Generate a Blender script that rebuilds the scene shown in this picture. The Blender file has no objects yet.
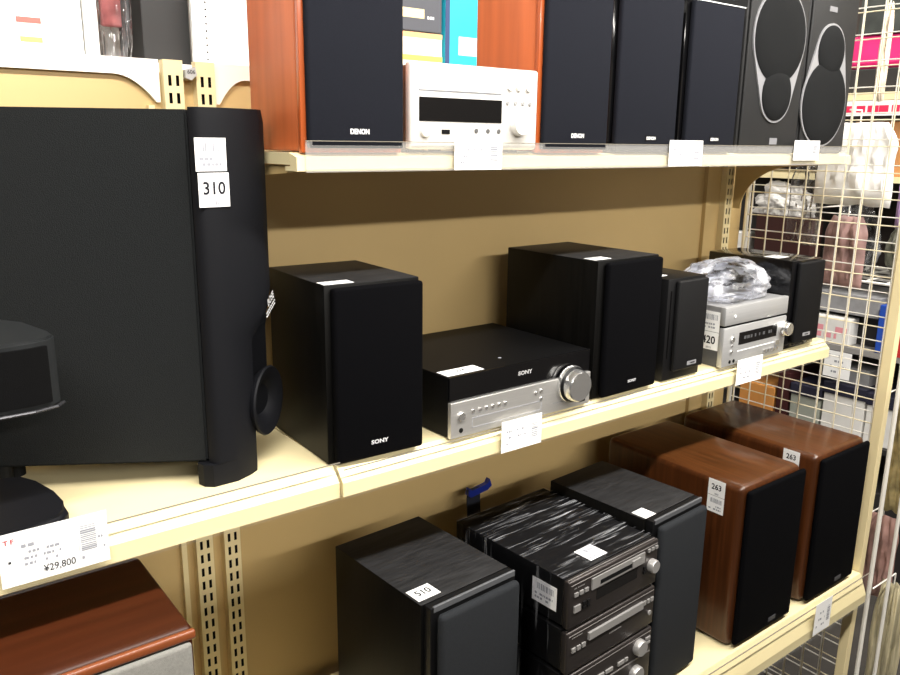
import bpy, bmesh, math, random
from mathutils import Vector, Matrix, noise as mnoise
random.seed(7)
C = bpy.context.scene.collection
SC = bpy.context.scene

# ------------------------------------------------------------------ materials
def mat(name, col, rough=.5, metal=0., var=0., vscale=30., stretch=(1, 1, 1), bump=0., bscale=300., coat=0., spec=.5, dark=None):
    m = bpy.data.materials.new(name); m.use_nodes = True
    nt = m.node_tree; N = nt.nodes; L = nt.links; b = N['Principled BSDF']
    b.inputs['Base Color'].default_value = (*col, 1); b.inputs['Roughness'].default_value = rough
    b.inputs['Metallic'].default_value = metal; b.inputs['Coat Weight'].default_value = coat
    b.inputs['Coat Roughness'].default_value = .08
    b.inputs['Specular IOR Level'].default_value = spec
    tc = N.new('ShaderNodeTexCoord')
    if var or dark:
        mp = N.new('ShaderNodeMapping'); mp.inputs['Scale'].default_value = stretch
        L.new(tc.outputs['Object'], mp.inputs['Vector'])
        nz = N.new('ShaderNodeTexNoise'); nz.inputs['Scale'].default_value = vscale; nz.inputs['Detail'].default_value = 6
        L.new(mp.outputs[0], nz.inputs['Vector'])
        rp = N.new('ShaderNodeValToRGB'); rp.color_ramp.elements[0].position = .3; rp.color_ramp.elements[1].position = .7
        d = dark or tuple(c * (1 - var) for c in col)
        rp.color_ramp.elements[0].color = (*d, 1)
        rp.color_ramp.elements[1].color = (*[min(1, c * (1 + var)) for c in col], 1)
        L.new(nz.outputs['Fac'], rp.inputs[0]); L.new(rp.outputs[0], b.inputs['Base Color'])
    if bump:
        nz2 = N.new('ShaderNodeTexNoise'); nz2.inputs['Scale'].default_value = bscale; nz2.inputs['Detail'].default_value = 2
        L.new(tc.outputs['Object'], nz2.inputs['Vector'])
        bp = N.new('ShaderNodeBump'); bp.inputs['Strength'].default_value = bump; bp.inputs['Distance'].default_value = .002
        L.new(nz2.outputs['Fac'], bp.inputs['Height']); L.new(bp.outputs[0], b.inputs['Normal'])
    return m

def clear(name, tint=(1, 1, 1), gloss=.25, white=0., streak=None, wcol=(.85, .87, .92), rough=.08):
    """thin clear plastic: see-through with a glossy coat and, where creased, some milky white (on the film also painted light streaks)"""
    m = bpy.data.materials.new(name); m.use_nodes = True
    nt = m.node_tree; N = nt.nodes; L = nt.links; N.remove(N['Principled BSDF']); out = N['Material Output']
    tr = N.new('ShaderNodeBsdfTransparent'); tr.inputs[0].default_value = (*tint, 1)
    gl = N.new('ShaderNodeBsdfGlossy'); gl.inputs['Roughness'].default_value = rough
    df = N.new('ShaderNodeBsdfDiffuse'); df.inputs[0].default_value = (*wcol, 1)
    a = N.new('ShaderNodeMixShader'); b = N.new('ShaderNodeMixShader')
    lw = N.new('ShaderNodeLayerWeight'); lw.inputs['Blend'].default_value = gloss
    L.new(lw.outputs['Fresnel'], a.inputs[0]); L.new(tr.outputs[0], a.inputs[1]); L.new(gl.outputs[0], a.inputs[2])
    L.new(a.outputs[0], b.inputs[1]); L.new(df.outputs[0], b.inputs[2]); b.inputs[0].default_value = white
    if streak:
        tc = N.new('ShaderNodeTexCoord'); mp = N.new('ShaderNodeMapping'); mp.inputs['Scale'].default_value = streak[0]
        mp.inputs['Rotation'].default_value = (0, 0, streak[3] if len(streak) > 3 else 0)
        L.new(tc.outputs['Object'], mp.inputs['Vector'])
        nz = N.new('ShaderNodeTexNoise'); nz.inputs['Scale'].default_value = 1; nz.inputs['Detail'].default_value = 5; nz.inputs['Distortion'].default_value = .65
        L.new(mp.outputs[0], nz.inputs['Vector'])
        rp = N.new('ShaderNodeValToRGB'); rp.color_ramp.elements[0].position = streak[1]; rp.color_ramp.elements[1].position = streak[2]
        L.new(nz.outputs['Fac'], rp.inputs[0]); 
        mu = N.new('ShaderNodeMath'); mu.operation = 'MULTIPLY'; mu.inputs[1].default_value = white
        L.new(rp.outputs[0], mu.inputs[0])
        n2 = N.new('ShaderNodeTexNoise'); n2.inputs['Scale'].default_value = .22; n2.inputs['Detail'].default_value = 2
        L.new(mp.outputs[0], n2.inputs['Vector'])
        r2 = N.new('ShaderNodeValToRGB'); r2.color_ramp.elements[0].position = .42; r2.color_ramp.elements[1].position = .60
        L.new(n2.outputs['Fac'], r2.inputs[0])
        m2 = N.new('ShaderNodeMath'); m2.operation = 'MULTIPLY'
        L.new(mu.outputs[0], m2.inputs[0]); L.new(r2.outputs[0], m2.inputs[1]); L.new(m2.outputs[0], b.inputs[0])
    L.new(b.outputs[0], out.inputs['Surface'])
    return m

BEIGE = mat('beige_steel', (.55, .395, .175), .5, var=.02, vscale=6)
BEIGE_L = mat('cream_steel', (.78, .66, .38), .45, var=.02, vscale=6)
CREAM = mat('cream_paint', (.78, .675, .40), .4, var=.02, vscale=10)
WHITEP = mat('white_steel', (.85, .83, .76), .45)
WIRE = mat('cream_wire', (.78, .70, .50), .35)
WIREW = mat('white_wire', (.80, .78, .72), .35)
SLOT = mat('slot_black', (.006, .006, .006), .9, spec=.1)
PAPER = mat('white_paper', (.86, .86, .85), .6)
INK = mat('black_ink', (.015, .015, .02), .7, spec=.2)
INKG = mat('grey_ink', (.30, .31, .34), .7, spec=.2)
INKR = mat('red_ink', (.45, .02, .03), .7)
ACRYH = clear('hazy_acrylic', (.95, .95, .94), .08, .13, wcol=(.9, .88, .85))
ACRY = clear('clear_acrylic', (.98, .98, .97), .02, .015)
ACRYE = mat('acrylic_cut_edge', (.22, .20, .16), .25)
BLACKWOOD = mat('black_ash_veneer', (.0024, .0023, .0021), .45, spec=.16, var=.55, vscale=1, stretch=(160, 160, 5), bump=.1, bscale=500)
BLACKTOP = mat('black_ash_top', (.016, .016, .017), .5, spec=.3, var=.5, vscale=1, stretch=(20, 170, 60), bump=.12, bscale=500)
BLACKFAB = mat('black_grille_cloth', (.0012, .0012, .0018), .9, bump=.4, bscale=1800, spec=.06)
GREYFAB = mat('charcoal_grille_cloth', (.022, .024, .027), .9, var=.15, vscale=700, bump=.5, bscale=1500, spec=.12)
BLUEFAB = mat('slate_grille_cloth', (.0115, .0125, .0175), .9, var=.12, vscale=600, bump=.5, bscale=1500, spec=.08)
GLOSSBLK = mat('piano_black', (.003, .003, .0035), .12, coat=.25)
SATBLK = mat('satin_black', (.006, .006, .0065), .4, spec=.25)
MATTBLK = mat('matt_black_plastic', (.0065, .007, .0075), .6, bump=.15, bscale=1200, spec=.2)
SUBSIDE = mat('textured_black_vinyl', (.0105, .0118, .0125), .8, var=.12, vscale=400, bump=.5, bscale=900, spec=.15)
SUBCAP = mat('moulded_black_plastic', (.0052, .0055, .0072), .6, bump=.15, bscale=900, spec=.15)
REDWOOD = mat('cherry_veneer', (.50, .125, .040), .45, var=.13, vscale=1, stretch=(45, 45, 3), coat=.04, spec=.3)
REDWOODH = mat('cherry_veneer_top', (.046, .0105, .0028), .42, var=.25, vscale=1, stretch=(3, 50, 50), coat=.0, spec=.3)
WALNUT = mat('walnut_veneer', (.055, .0165, .0045), .3, var=.35, vscale=1, stretch=(110, 110, 4), coat=.15, spec=.35)
WALNUTT = mat('walnut_top', (.072, .0235, .0062), .28, var=.4, vscale=1, stretch=(90, 5, 50), coat=.3, spec=.4)
SILVER = mat('brushed_silver', (.62, .61, .59), .38, metal=.75, var=.05, vscale=1, stretch=(3, 300, 300))
SILVERD = mat('silver_edge', (.13, .135, .145), .45, metal=.3)
WSILVER = mat('champagne_white_metal', (.80, .78, .74), .35, metal=.3)
CHROME = mat('polished_chrome', (.78, .78, .77), .24, metal=.9)
BRONZE = mat('dark_bronze_metal', (.048, .041, .039), .38, metal=.6, var=.08, vscale=1, stretch=(4, 200, 200))
BRONZEL = mat('bronze_bright_edge', (.33, .31, .30), .35, metal=.7)
GREYFACE = mat('grey_front_cloth', (.23, .225, .205), .85, var=.1, vscale=300, bump=.4, bscale=1200)
TRIMSIL = mat('satin_silver_trim', (.38, .38, .40), .4, metal=.4)
ELLFAB = mat('black_round_grille', (.0085, .009, .0095), .85, bump=.4, bscale=1500, spec=.12)
ELLCAB = mat('graphite_plastic', (.019, .019, .0195), .5, spec=.3, bump=.1, bscale=700)
FLOORM = mat('dark_vinyl_floor', (.045, .04, .035), .5, var=.2, vscale=8)
WALLM = mat('store_wall', (.16, .14, .12), .7, var=.1, vscale=4)
CEILM = mat('ceiling_board', (.45, .43, .40), .8, var=.03, vscale=20)
FILM = clear('stretch_film', (.98, .98, 1), .16, .85, ((13, 190, 40), .54, .84, -.10))  # white streaks put reflected tube light into the film colour, besides creases
BAGM = clear('crumpled_plastic', (.93, .94, .98), .30, .75, ((26, 60, 40), .34, .70), wcol=(.80, .82, .88), rough=.3)
PACK = clear('clear_packet', (.92, .92, .92), .35, .35, ((30, 30, 12), .42, .72))

# ------------------------------------------------------------------ geometry helpers
def tobj(name, bm, mats, parent=None, loc=(0, 0, 0), smooth=False):
    me = bpy.data.meshes.new(name)
    bmesh.ops.recalc_face_normals(bm, faces=bm.faces)
    bm.to_mesh(me); bm.free()
    for m in (mats if isinstance(mats, (list, tuple)) else [mats]): me.materials.append(m)
    if smooth:
        for p in me.polygons: p.use_smooth = True
        me.set_sharp_from_angle(angle=math.radians(38))
    o = bpy.data.objects.new(name, me); C.objects.link(o); o.location = loc
    if parent is not None: o.parent = parent
    return o

def tag(o, label, cat, group=None):
    o['label'] = label; o['category'] = cat
    if group: o['group'] = group
    return o

def thing(name, label, cat, loc, yaw=0., group=None):
    o = bpy.data.objects.new(name, None); C.objects.link(o); o.empty_display_size = .05
    o.location = loc; o.rotation_euler = (0, 0, math.radians(yaw))
    return tag(o, label, cat, group)

def struct(name, bm, m):
    o = tobj(name, bm, m); o['kind'] = 'structure'; return o

def box(bm, x0, x1, y0, y1, z0, z1, bev=0., seg=2, mi=0, only=None):
    vs = [bm.verts.new((x, y, z)) for x in (x0, x1) for y in (y0, y1) for z in (z0, z1)]
    fs = []
    for q in ((0, 1, 3, 2), (4, 6, 7, 5), (0, 4, 5, 1), (2, 3, 7, 6), (0, 2, 6, 4), (1, 5, 7, 3)):
        f = bm.faces.new([vs[i] for i in q]); f.material_index = mi; fs.append(f)
    if bev:
        es = {e for f in fs for e in f.edges}
        if only: es = {e for e in es if only(e)}
        r = bmesh.ops.bevel(bm, geom=list(es), offset=bev, segments=seg, profile=.5, affect='EDGES')
        for f in r['faces']: f.material_index = mi
    return bm

def B(x0, x1, y0, y1, z0, z1, bev=0., seg=2, only=None):
    return box(bmesh.new(), x0, x1, y0, y1, z0, z1, bev, seg, 0, only)

def vert_edges(e): return abs(e.verts[0].co.z - e.verts[1].co.z) > 1e-4 and abs(e.verts[0].co.x - e.verts[1].co.x) < 1e-6 and abs(e.verts[0].co.y - e.verts[1].co.y) < 1e-6

def prism(bm, pts, axis, a0, a1, mi=0):
    """polygon pts extruded along axis; pts are (u,v) in the two other axes in xyz order"""
    def P(p, a):
        return {'x': (a, p[0], p[1]), 'y': (p[0], a, p[1]), 'z': (p[0], p[1], a)}[axis]
    v0 = [bm.verts.new(P(p, a0)) for p in pts]; v1 = [bm.verts.new(P(p, a1)) for p in pts]
    n = len(pts)
    for i in range(n):
        f = bm.faces.new((v0[i], v0[(i + 1) % n], v1[(i + 1) % n], v1[i])); f.material_index = mi
    for v in (v0, v1):
        f = bm.faces.new(v); f.material_index = mi
    return bm

def lathe(bm, prof, center, axis, n=32, mi=0):
    """prof: (radius, along axis); closed with caps"""
    ax = Vector(axis).normalized(); t = ax.orthogonal().normalized(); s = ax.cross(t); c = Vector(center)
    rings = []
    for r, h in prof:
        if r < 1e-6: rings.append([bm.verts.new(c + ax * h)])
        else: rings.append([bm.verts.new(c + ax * h + (t * math.cos(2 * math.pi * k / n) + s * math.sin(2 * math.pi * k / n)) * r) for k in range(n)])
    for a, b in zip(rings, rings[1:]):
        for k in range(n):
            if len(a) == 1 and len(b) == 1: continue
            if len(a) == 1: f = bm.faces.new((a[0], b[k], b[(k + 1) % n]))
            elif len(b) == 1: f = bm.faces.new((a[k], a[(k + 1) % n], b[0]))
            else: f = bm.faces.new((a[k], a[(k + 1) % n], b[(k + 1) % n], b[k]))
            f.material_index = mi
    return bm

def cyl(bm, center, axis, r, h, n=24, bev=.0, mi=0):
    b = bev or min(r, h) * .12
    return lathe(bm, [(0, 0), (r, 0), (r, h - b), (r - b, h), (0, h)], center, axis, n, mi)

def bar(bm, a, b, r, n=6, mi=0):
    a = Vector(a); b = Vector(b)
    return lathe(bm, [(0, 0), (r, 0), (r, (b - a).length), (0, (b - a).length)], a, b - a, n, mi)

class Face:
    """a drawing plane: origin o, right u, up v (normal n points out of the face)"""
    def __init__(s, o, u, v):
        s.o = Vector(o); s.u = Vector(u).normalized(); s.v = Vector(v).normalized(); s.n = s.u.cross(s.v)
    def p(s, x, y, d=0): return s.o + s.u * x + s.v * y + s.n * d
    def rect(s, bm, x0, x1, y0, y1, d0, d1, mi=0):
        vs = [bm.verts.new(s.p(x, y, d)) for x in (x0, x1) for y in (y0, y1) for d in (d0, d1)]
        for q in ((0, 1, 3, 2), (4, 6, 7, 5), (0, 4, 5, 1), (2, 3, 7, 6), (0, 2, 6, 4), (1, 5, 7, 3)):
            bm.faces.new([vs[i] for i in q]).material_index = mi
    def text(s, bm, body, x, y, h, d=.0006, mi=0, align='LEFT', sx=1., bold=0., rot=0.):
        cu = bpy.data.curves.new('lettering', 'FONT'); cu.body = body; cu.size = h / .70; cu.align_x = align
        cu.offset = bold * h; cu.resolution_u = 3
        ob = bpy.data.objects.new('lettering', cu); C.objects.link(ob)
        dg = bpy.context.evaluated_depsgraph_get(); dg.update()
        me = bpy.data.meshes.new_from_object(ob.evaluated_get(dg))
        C.objects.unlink(ob); bpy.data.objects.remove(ob); bpy.data.curves.remove(cu)
        c, sn = math.cos(rot), math.sin(rot)
        vs = []
        for v in me.vertices:
            a, b_ = v.co.x * sx, v.co.y
            vs.append(bm.verts.new(s.p(x + a * c - b_ * sn, y + a * sn + b_ * c, d)))
        for p in me.polygons:
            try: bm.faces.new([vs[i] for i in p.vertices]).material_index = mi
            except ValueError: pass
        bpy.data.meshes.remove(me)
    def barcode(s, bm, x0, x1, y0, y1, d=.0006, mi=0, n=14, seed=1, horiz=False):
        r = random.Random(seed); L = (y1 - y0) if horiz else (x1 - x0); t = 0
        while t < L:
            w = L / n * r.choice((.35, .5, .8))
            e = min(t + w, L)
            if horiz: s.rect(bm, x0, x1, y0 + t, y0 + e, d - .0002, d, mi)
            else: s.rect(bm, x0 + t, x0 + e, y0, y1, d - .0002, d, mi)
            t += w + L / n * r.choice((.3, .5, .7))
    def dashes(s, bm, x0, x1, y, h, d=.0006, mi=0, seed=1, fill=.6):
        r = random.Random(seed); x = x0
        while x < x1:
            w = h * r.uniform(.5, 1.6); e = min(x + w, x1)
            if r.random() < fill: s.rect(bm, x, e, y, y + h, d - .0002, d, mi)
            x = e + h * r.uniform(.25, .6)

def lettering(parent, F, s, x, y, h, m, align='CENTER', sx=1., bold=.02, name='lettering', d=.0008, label=None):
    bm = bmesh.new(); F.text(bm, s, x, y, h, d, 0, align, sx, bold)
    o = tobj(name, bm, m, parent)
    if label: o['label'] = label
    return o

def sticker(parent, F, x0, x1, y0, y1, number=None, seed=1, bars=True, num_h=.5, bare=False, label=None, lines=2, split=None):
    """paper sticker on a face with its print as a sub-part"""
    bm = bmesh.new(); F.rect(bm, x0, x1, y0, y1, .0001, .0006)
    st = tobj('price_sticker', bm, PAPER, parent)
    if label: st['label'] = label
    bm = bmesh.new(); w, h = x1 - x0, y1 - y0
    if number:
        F.text(bm, number, (x0 + x1) / 2, y0 + h * (.5 - num_h * .5 + .06), h * num_h, .0009, 0, 'CENTER', .95, .030)
    if bars and not number:
        F.barcode(bm, x0 + w * .2, x1 - w * .12, y0 + h * .58, y0 + h * .85, .0009, 1, 12, seed)
        for k in range(lines): F.dashes(bm, x0 + w * .12, x1 - w * .15, y0 + h * (.16 + .17 * k), h * .09, .0009, 1, seed + k)
    if number and bars:
        F.barcode(bm, x0 + w * .4, x1 - w * .35, y0 + h * .06, y0 + h * .18, .0009, 1, 5, seed)
    if len(bm.faces): tobj('print', bm, [INK, INKG], st)
    else: bm.free()
    return st

# ------------------------------------------------------------------ the setting
Y_BACK = 1.31
TOPZ, MIDZ, LOWZ, FLOORZ = -.016, -.476, -1.066, -1.55
bm = bmesh.new(); box(bm, -.9, 2.03, Y_BACK, Y_BACK + .02, FLOORZ, .10); struct('wall_back', bm, BEIGE)
struct('floor', B(-3, 5, -4, 4, FLOORZ - .05, FLOORZ), FLOORM)
struct('ceiling', B(-3, 5, -4, 4, 1.45, 1.5), CEILM)
struct('wall_right', B(4.6, 4.7, -4, 4, FLOORZ, 1.45), WALLM)
struct('wall_far', B(-3, 4.6, 3.6, 3.7, FLOORZ, 1.45), WALLM)
struct('unseen_shelving', B(-2.6, 3.4, -1.5, -1.1, FLOORZ, .375), WALLM)     # unseen shelving across the aisle, one block whose height cuts the far light

# slotted uprights
def upright(x0, x1, y, ztop, zbot, label, mirror=False):
    t = thing('slotted_upright', label, 'shelf upright', ((x0 + x1) / 2, y, zbot), 0, 'slotted shelf uprights')
    w = x1 - x0; hx = w / 2; H = ztop - zbot; pitch = .0262; sh = .0158; sw = .0050
    bm = bmesh.new()
    cols = [-w * .20, w * .20]
    xs = [-hx, cols[0] - sw / 2, cols[0] + sw / 2, cols[1] - sw / 2, cols[1] + sw / 2, hx]
    n = int(H / pitch)
    zs = [0]
    for k in range(n):
        z0 = k * pitch + (pitch - sh) / 2; zs += [z0, z0 + sh]
    zs.append(H)
    grid = {}
    def V(i, j):
        if (i, j) not in grid: grid[i, j] = bm.verts.new((xs[i], -.018, zs[j]))
        return grid[i, j]
    for j in range(len(zs) - 1):
        for i in range(5):
            if i in (1, 3) and j % 2 == 1: continue
            bm.faces.new((V(i, j), V(i + 1, j), V(i + 1, j + 1), V(i, j + 1)))
    for sx in (-hx, hx):                               # the two flanks
        bm.faces.new([bm.verts.new(p) for p in ((sx, -.018, 0), (sx, -.018, H), (sx, 0, H), (sx, 0, 0))])
    tobj('channel', bm, BEIGE_L, t)
    bm = B(-hx + .0005, hx - .0005, -.010, 0, .001, H - .001)  # black block paints the shade seen through the slots
    o = tobj('channel_shade', bm, SLOT, t); o['label'] = 'black fill for the shade inside the slotted channel'
    return t
upright(.436, .466, Y_BACK, .118, FLOORZ, 'left one of the two cream slotted uprights side by side behind the big subwoofer')
UPR = upright(.487, .517, Y_BACK, .118, FLOORZ, 'right one of the two cream slotted uprights side by side behind the big subwoofer')
upright(1.925, 1.957, Y_BACK, -.04, FLOORZ, 'cream slotted upright at the far right back corner beside the wire mesh')
# narrow panel edges
tag(tobj('panel_edge_strip', B(.412, .421, 1.298, Y_BACK, FLOORZ, .05), BEIGE_L), 'narrow cream edge strip left of the paired slotted uprights', 'edge strip')
tag(tobj('panel_edge_strip', B(1.850, 1.872, 1.299, Y_BACK, FLOORZ, -.045), BEIGE), 'beige edge strip where the back panel meets the right corner', 'edge strip')

# header rail on top of the back panel with arched corners
def arch(cx, z0, z1, r, left):
    pts = []
    for k in range(9):
        a = k / 8
        x = cx + (-1 if left else 1) * r * a
        z = z0 + (z1 - z0) * (1 - (1 - a) ** 2.0) if True else z1
        pts.append((x, z))
    return pts
zt, zb, zl = .118, .094, .055
pts = [(-.9, zt), (.432, zt), (.432, zl)] + arch(.426, zl, zb, .062, True) + [(-.9, zb)]
bm = bmesh.new(); prism(bm, pts, 'y', 1.3015, 1.3085)
tag(tobj('header_rail', bm, WHITEP), 'white header rail with arched end above the beige panel, left of the paired uprights', 'header rail')
pts = [(2.0, zt), (.521, zt), (.521, zl)] + arch(.527, zl, zb, .045, False) + [(2.0, zb)]
bm = bmesh.new(); prism(bm, pts, 'y', 1.3015, 1.3085)
tag(tobj('header_rail', bm, WHITEP), 'white header rail with arched end, from the paired uprights to behind the top shelf speakers', 'header rail')
tag(tobj('rear_shelf', B(-.9, 2.0, 1.335, 1.80, .10, .116), WHITEP), 'white shelf of the next aisle seen over the back panel', 'shelf')
bm = bmesh.new(); F = Face((.487, 1.283, .098), (1, 0, 0), (0, 0, 1))
prism(bm, [(.468, .104), (.484, .109), (.486, .097), (.477, .089), (.468, .092)], 'y', 1.286, 1.3098)
g = tobj('number_tab', bm, mat('grey_tab', (.42, .43, .42), .5)); g['category'] = 'tab'
bm = bmesh.new(); F = Face((.477, 1.286, .0985), (1, 0, -.0), (0, 0, 1)); F.text(bm, '606', 0, 0, .006, .0006, 0, 'CENTER'); tobj('print', bm, INK, g)
g['label'] = 'grey number tab'
del g['category']
g.parent = UPR; g.location = -UPR.location

# shelf boards
def shelf(name, label, rlabel, x0, x1, yf, z, zlip, acr, bracket=(), chamfer=.021, cat='shelf', rail_gap=(0, 0), haze=None):
    t = thing(name, label, cat, (x0, yf, z))
    W = x1 - x0; D = Y_BACK - .02 - yf; lip = zlip - z
    tobj('board', B(0, W, .021, D, -.016, 0), CREAM, t)
    bm = bmesh.new()
    prism(bm, [(.0005, lip), (.0005, -chamfer), (.020, -.0005), (.0205, -.0005), (.0205, lip + .006), (.035, lip + .006), (.035, lip)], 'x', 0, W)
    tobj('front_lip', bm, CREAM, t)
    bm = bmesh.new(); box(bm, rail_gap[0], W - rail_gap[1], -.003, -.0012, lip + .003, acr - z)
    box(bm, rail_gap[0], W - rail_gap[1], -.0045, -.0003, lip - .0015, lip + .0025)
    o = tobj('price_rail', bm, haze or ACRY, None, (x0, yf, z)); tag(o, rlabel, 'price rail', 'clear price rails')
    bm = bmesh.new(); box(bm, rail_gap[0], W - rail_gap[1], -.0032, -.0010, acr - z + .0001, acr - z + .0011); tobj('cut_edge', bm, ACRYE, o)
    for bx in bracket:
        bm = bmesh.new()
        prof = [(.02, -.018), (D, -.018), (D, -.150)]
        for k in range(13):
            a = k / 12 * math.pi / 2
            prof.append((D - .022 - .15 * (1 - math.cos(a)), -.150 + .116 * math.sin(a)))
        prof += [(.02, -.026)]
        prism(bm, prof, 'x', bx, bx + .004); tobj('bracket', bm, BEIGE, t)
    return t
shelf('shelf_board', 'cream top shelf holding the silver receiver and tall speakers', 'clear acrylic price rail along the front of the top shelf', .500, 1.965, .985, TOPZ, -.040, -.001, (.004, 1.458), .006, rail_gap=(.012, .03), haze=ACRYH)
shelf('shelf_board', 'cream middle shelf under the big subwoofer on the left', 'clear acrylic price rail along the front of the middle shelf under the subwoofer', -.9, .553, .985, MIDZ, -.521, MIDZ + .0115, (1.40,))
shelf('shelf_board', 'cream middle shelf under the black speakers and silver receivers', 'clear acrylic price rail along the front of the middle shelf under the receivers', .556, 1.965, .979, MIDZ, -.519, MIDZ + .001, (.004, 1.398))
shelf('shelf_board', 'cream bottom shelf under the walnut speakers and hi-fi stack', 'clear acrylic price rail along the front of the bottom shelf under the walnut speakers', .556, 1.984, .815, LOWZ, -1.139, LOWZ + .012, (), .050)
shelf('shelf_board', 'cream bottom shelf under the cherry speaker at lower left', 'clear acrylic price rail along the front of the bottom shelf under the cherry speaker', -.9, .553, .815, LOWZ, -1.139, LOWZ + .012, (), .050)
tag(tobj('base_deck', B(-.9, 1.97, .86, 1.29, FLOORZ, FLOORZ + .03), SATBLK), 'dark base deck on the floor below the bottom shelf', 'base deck')

# end post and wire mesh
t = thing('end_post', 'cream square end post at right of the bottom shelf', 'post', (1.981, .852, FLOORZ))
t.rotation_euler = (0, math.radians(1.1), 0)
tobj('post_tube', B(-.004, .020, -.012, .013, 0, 2.2, .002), BEIGE_L, t)
def mesh_panel(x, y0, y1, z0, z1, label, py=.05, pz=.062, r=.0017, off=(0, 0), m=WIRE):
    t = thing('wire_mesh_panel', label, 'wire mesh panel', (x, (y0 + y1) / 2, z0), 0, 'wire mesh end panels')
    h = (y1 - y0) / 2; bm = bmesh.new()
    y = -h + off[0]
    while y < h: bar(bm, (0, y, 0), (0, y, z1 - z0), r, 5); y += py
    z = off[1]
    while z < z1 - z0: bar(bm, (r * 1.7, -h, z), (r * 1.7, h, z), r, 5); z += pz
    tobj('wire_grid', bm, m, t)
    bm = bmesh.new()
    for s in (-h, h): bar(bm, (0, s, 0), (0, s, z1 - z0), .004, 8)
    for zz in (0, z1 - z0): bar(bm, (0, -h, zz), (0, h, zz), .004, 8)
    tobj('edge_frame', bm, m, t)
    return t
mesh_panel(2.024, .874, 1.29, FLOORZ + .001, .62, 'nearer cream wire mesh panel closing the right end of the shelves')
mesh_panel(2.066, .876, 1.31, FLOORZ + .001, .62, 'farther white wire mesh panel just behind the cream end mesh', off=(.022, .017), m=WIREW)
for k, (x, y, lab) in enumerate(((2.085, .851, 'left one of two thin white rods beside the cream end post'), (2.115, .817, 'right one of two thin white rods beside the cream end post'))):
    bm = bmesh.new(); bar(bm, (0, 0, 0), (0, 0, 1.05 if k == 0 else .82), .0058 if k == 0 else .0048, 10)
    tag(tobj('display_rod', bm, WIREW, None, (x, y, FLOORZ)), lab, 'rod', 'thin white rods')

# ------------------------------------------------------------------ speakers
UP = (0, 0, 1)
def faces(w, d, h, t=.012):
    return dict(top=Face((0, 0, h), (1, 0, 0), (0, 1, 0)), front=Face((0, -t, 0), (1, 0, 0), UP),
                left=Face((0, d, 0), (0, -1, 0), UP))
def speaker(name, label, loc, yaw, w, d, h, cab, grille, gt=.012, inset=(.003, .003), gz=(.003, .003), bev=.002, gbev=.004, top=None,
            group=None, plinth=0., side_strip=0., cat='speaker', feet=True, roundv=0.):
    """box loudspeaker: local origin at the front-left bottom corner of the cabinet, the grille in front of it"""
    t = thing(name, label, cat, loc, yaw, group)
    z0 = .0016 if feet else 0
    bm = bmesh.new()
    box(bm, 0, w, 0, d, z0, h, roundv or bev, 5 if roundv else 2, 0, (lambda e: abs(e.verts[0].co.z - e.verts[1].co.z) < 1e-5 and e.verts[0].co.z > h - 1e-4 or vert_edges(e)) if False else None)
    if top:
        bm.normal_update()
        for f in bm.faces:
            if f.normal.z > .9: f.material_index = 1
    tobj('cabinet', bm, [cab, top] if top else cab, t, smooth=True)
    bm = bmesh.new(); box(bm, inset[0], w - inset[1], -gt, -.0003, z0 + gz[0], h - gz[1], gbev, 3)
    tobj('grille', bm, grille, t, smooth=True)
    if feet:
        for fx in (w * .12, w * .88):
            for fy in (d * .1, d * .9):
                bm = bmesh.new(); cyl(bm, (fx, fy, 0), UP, .007, .0022, 12, .0003); tobj('foot', bm, MATTBLK, t)
    return t, faces(w, d, h, gt)

# --- middle shelf -----------------------------------------------------------
# speaker beside the subwoofer
t, F = speaker('bookshelf_speaker', 'black bookshelf speaker standing between the big subwoofer and the wide black-and-silver receiver', (.547, 1.008, MIDZ), -3, .161, .205, .275,
               BLACKWOOD, BLACKFAB, .016, (.008, .001), (.002, .004), gbev=.005, top=BLACKTOP)
lettering(t, F['front'], 'SONY', .080, .026, .0062, mat('pale_lettering', (.6, .6, .62), .4), sx=1.25, bold=.05)
sticker(t, F['top'], .001, .050, .002, .026, seed=3)
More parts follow.
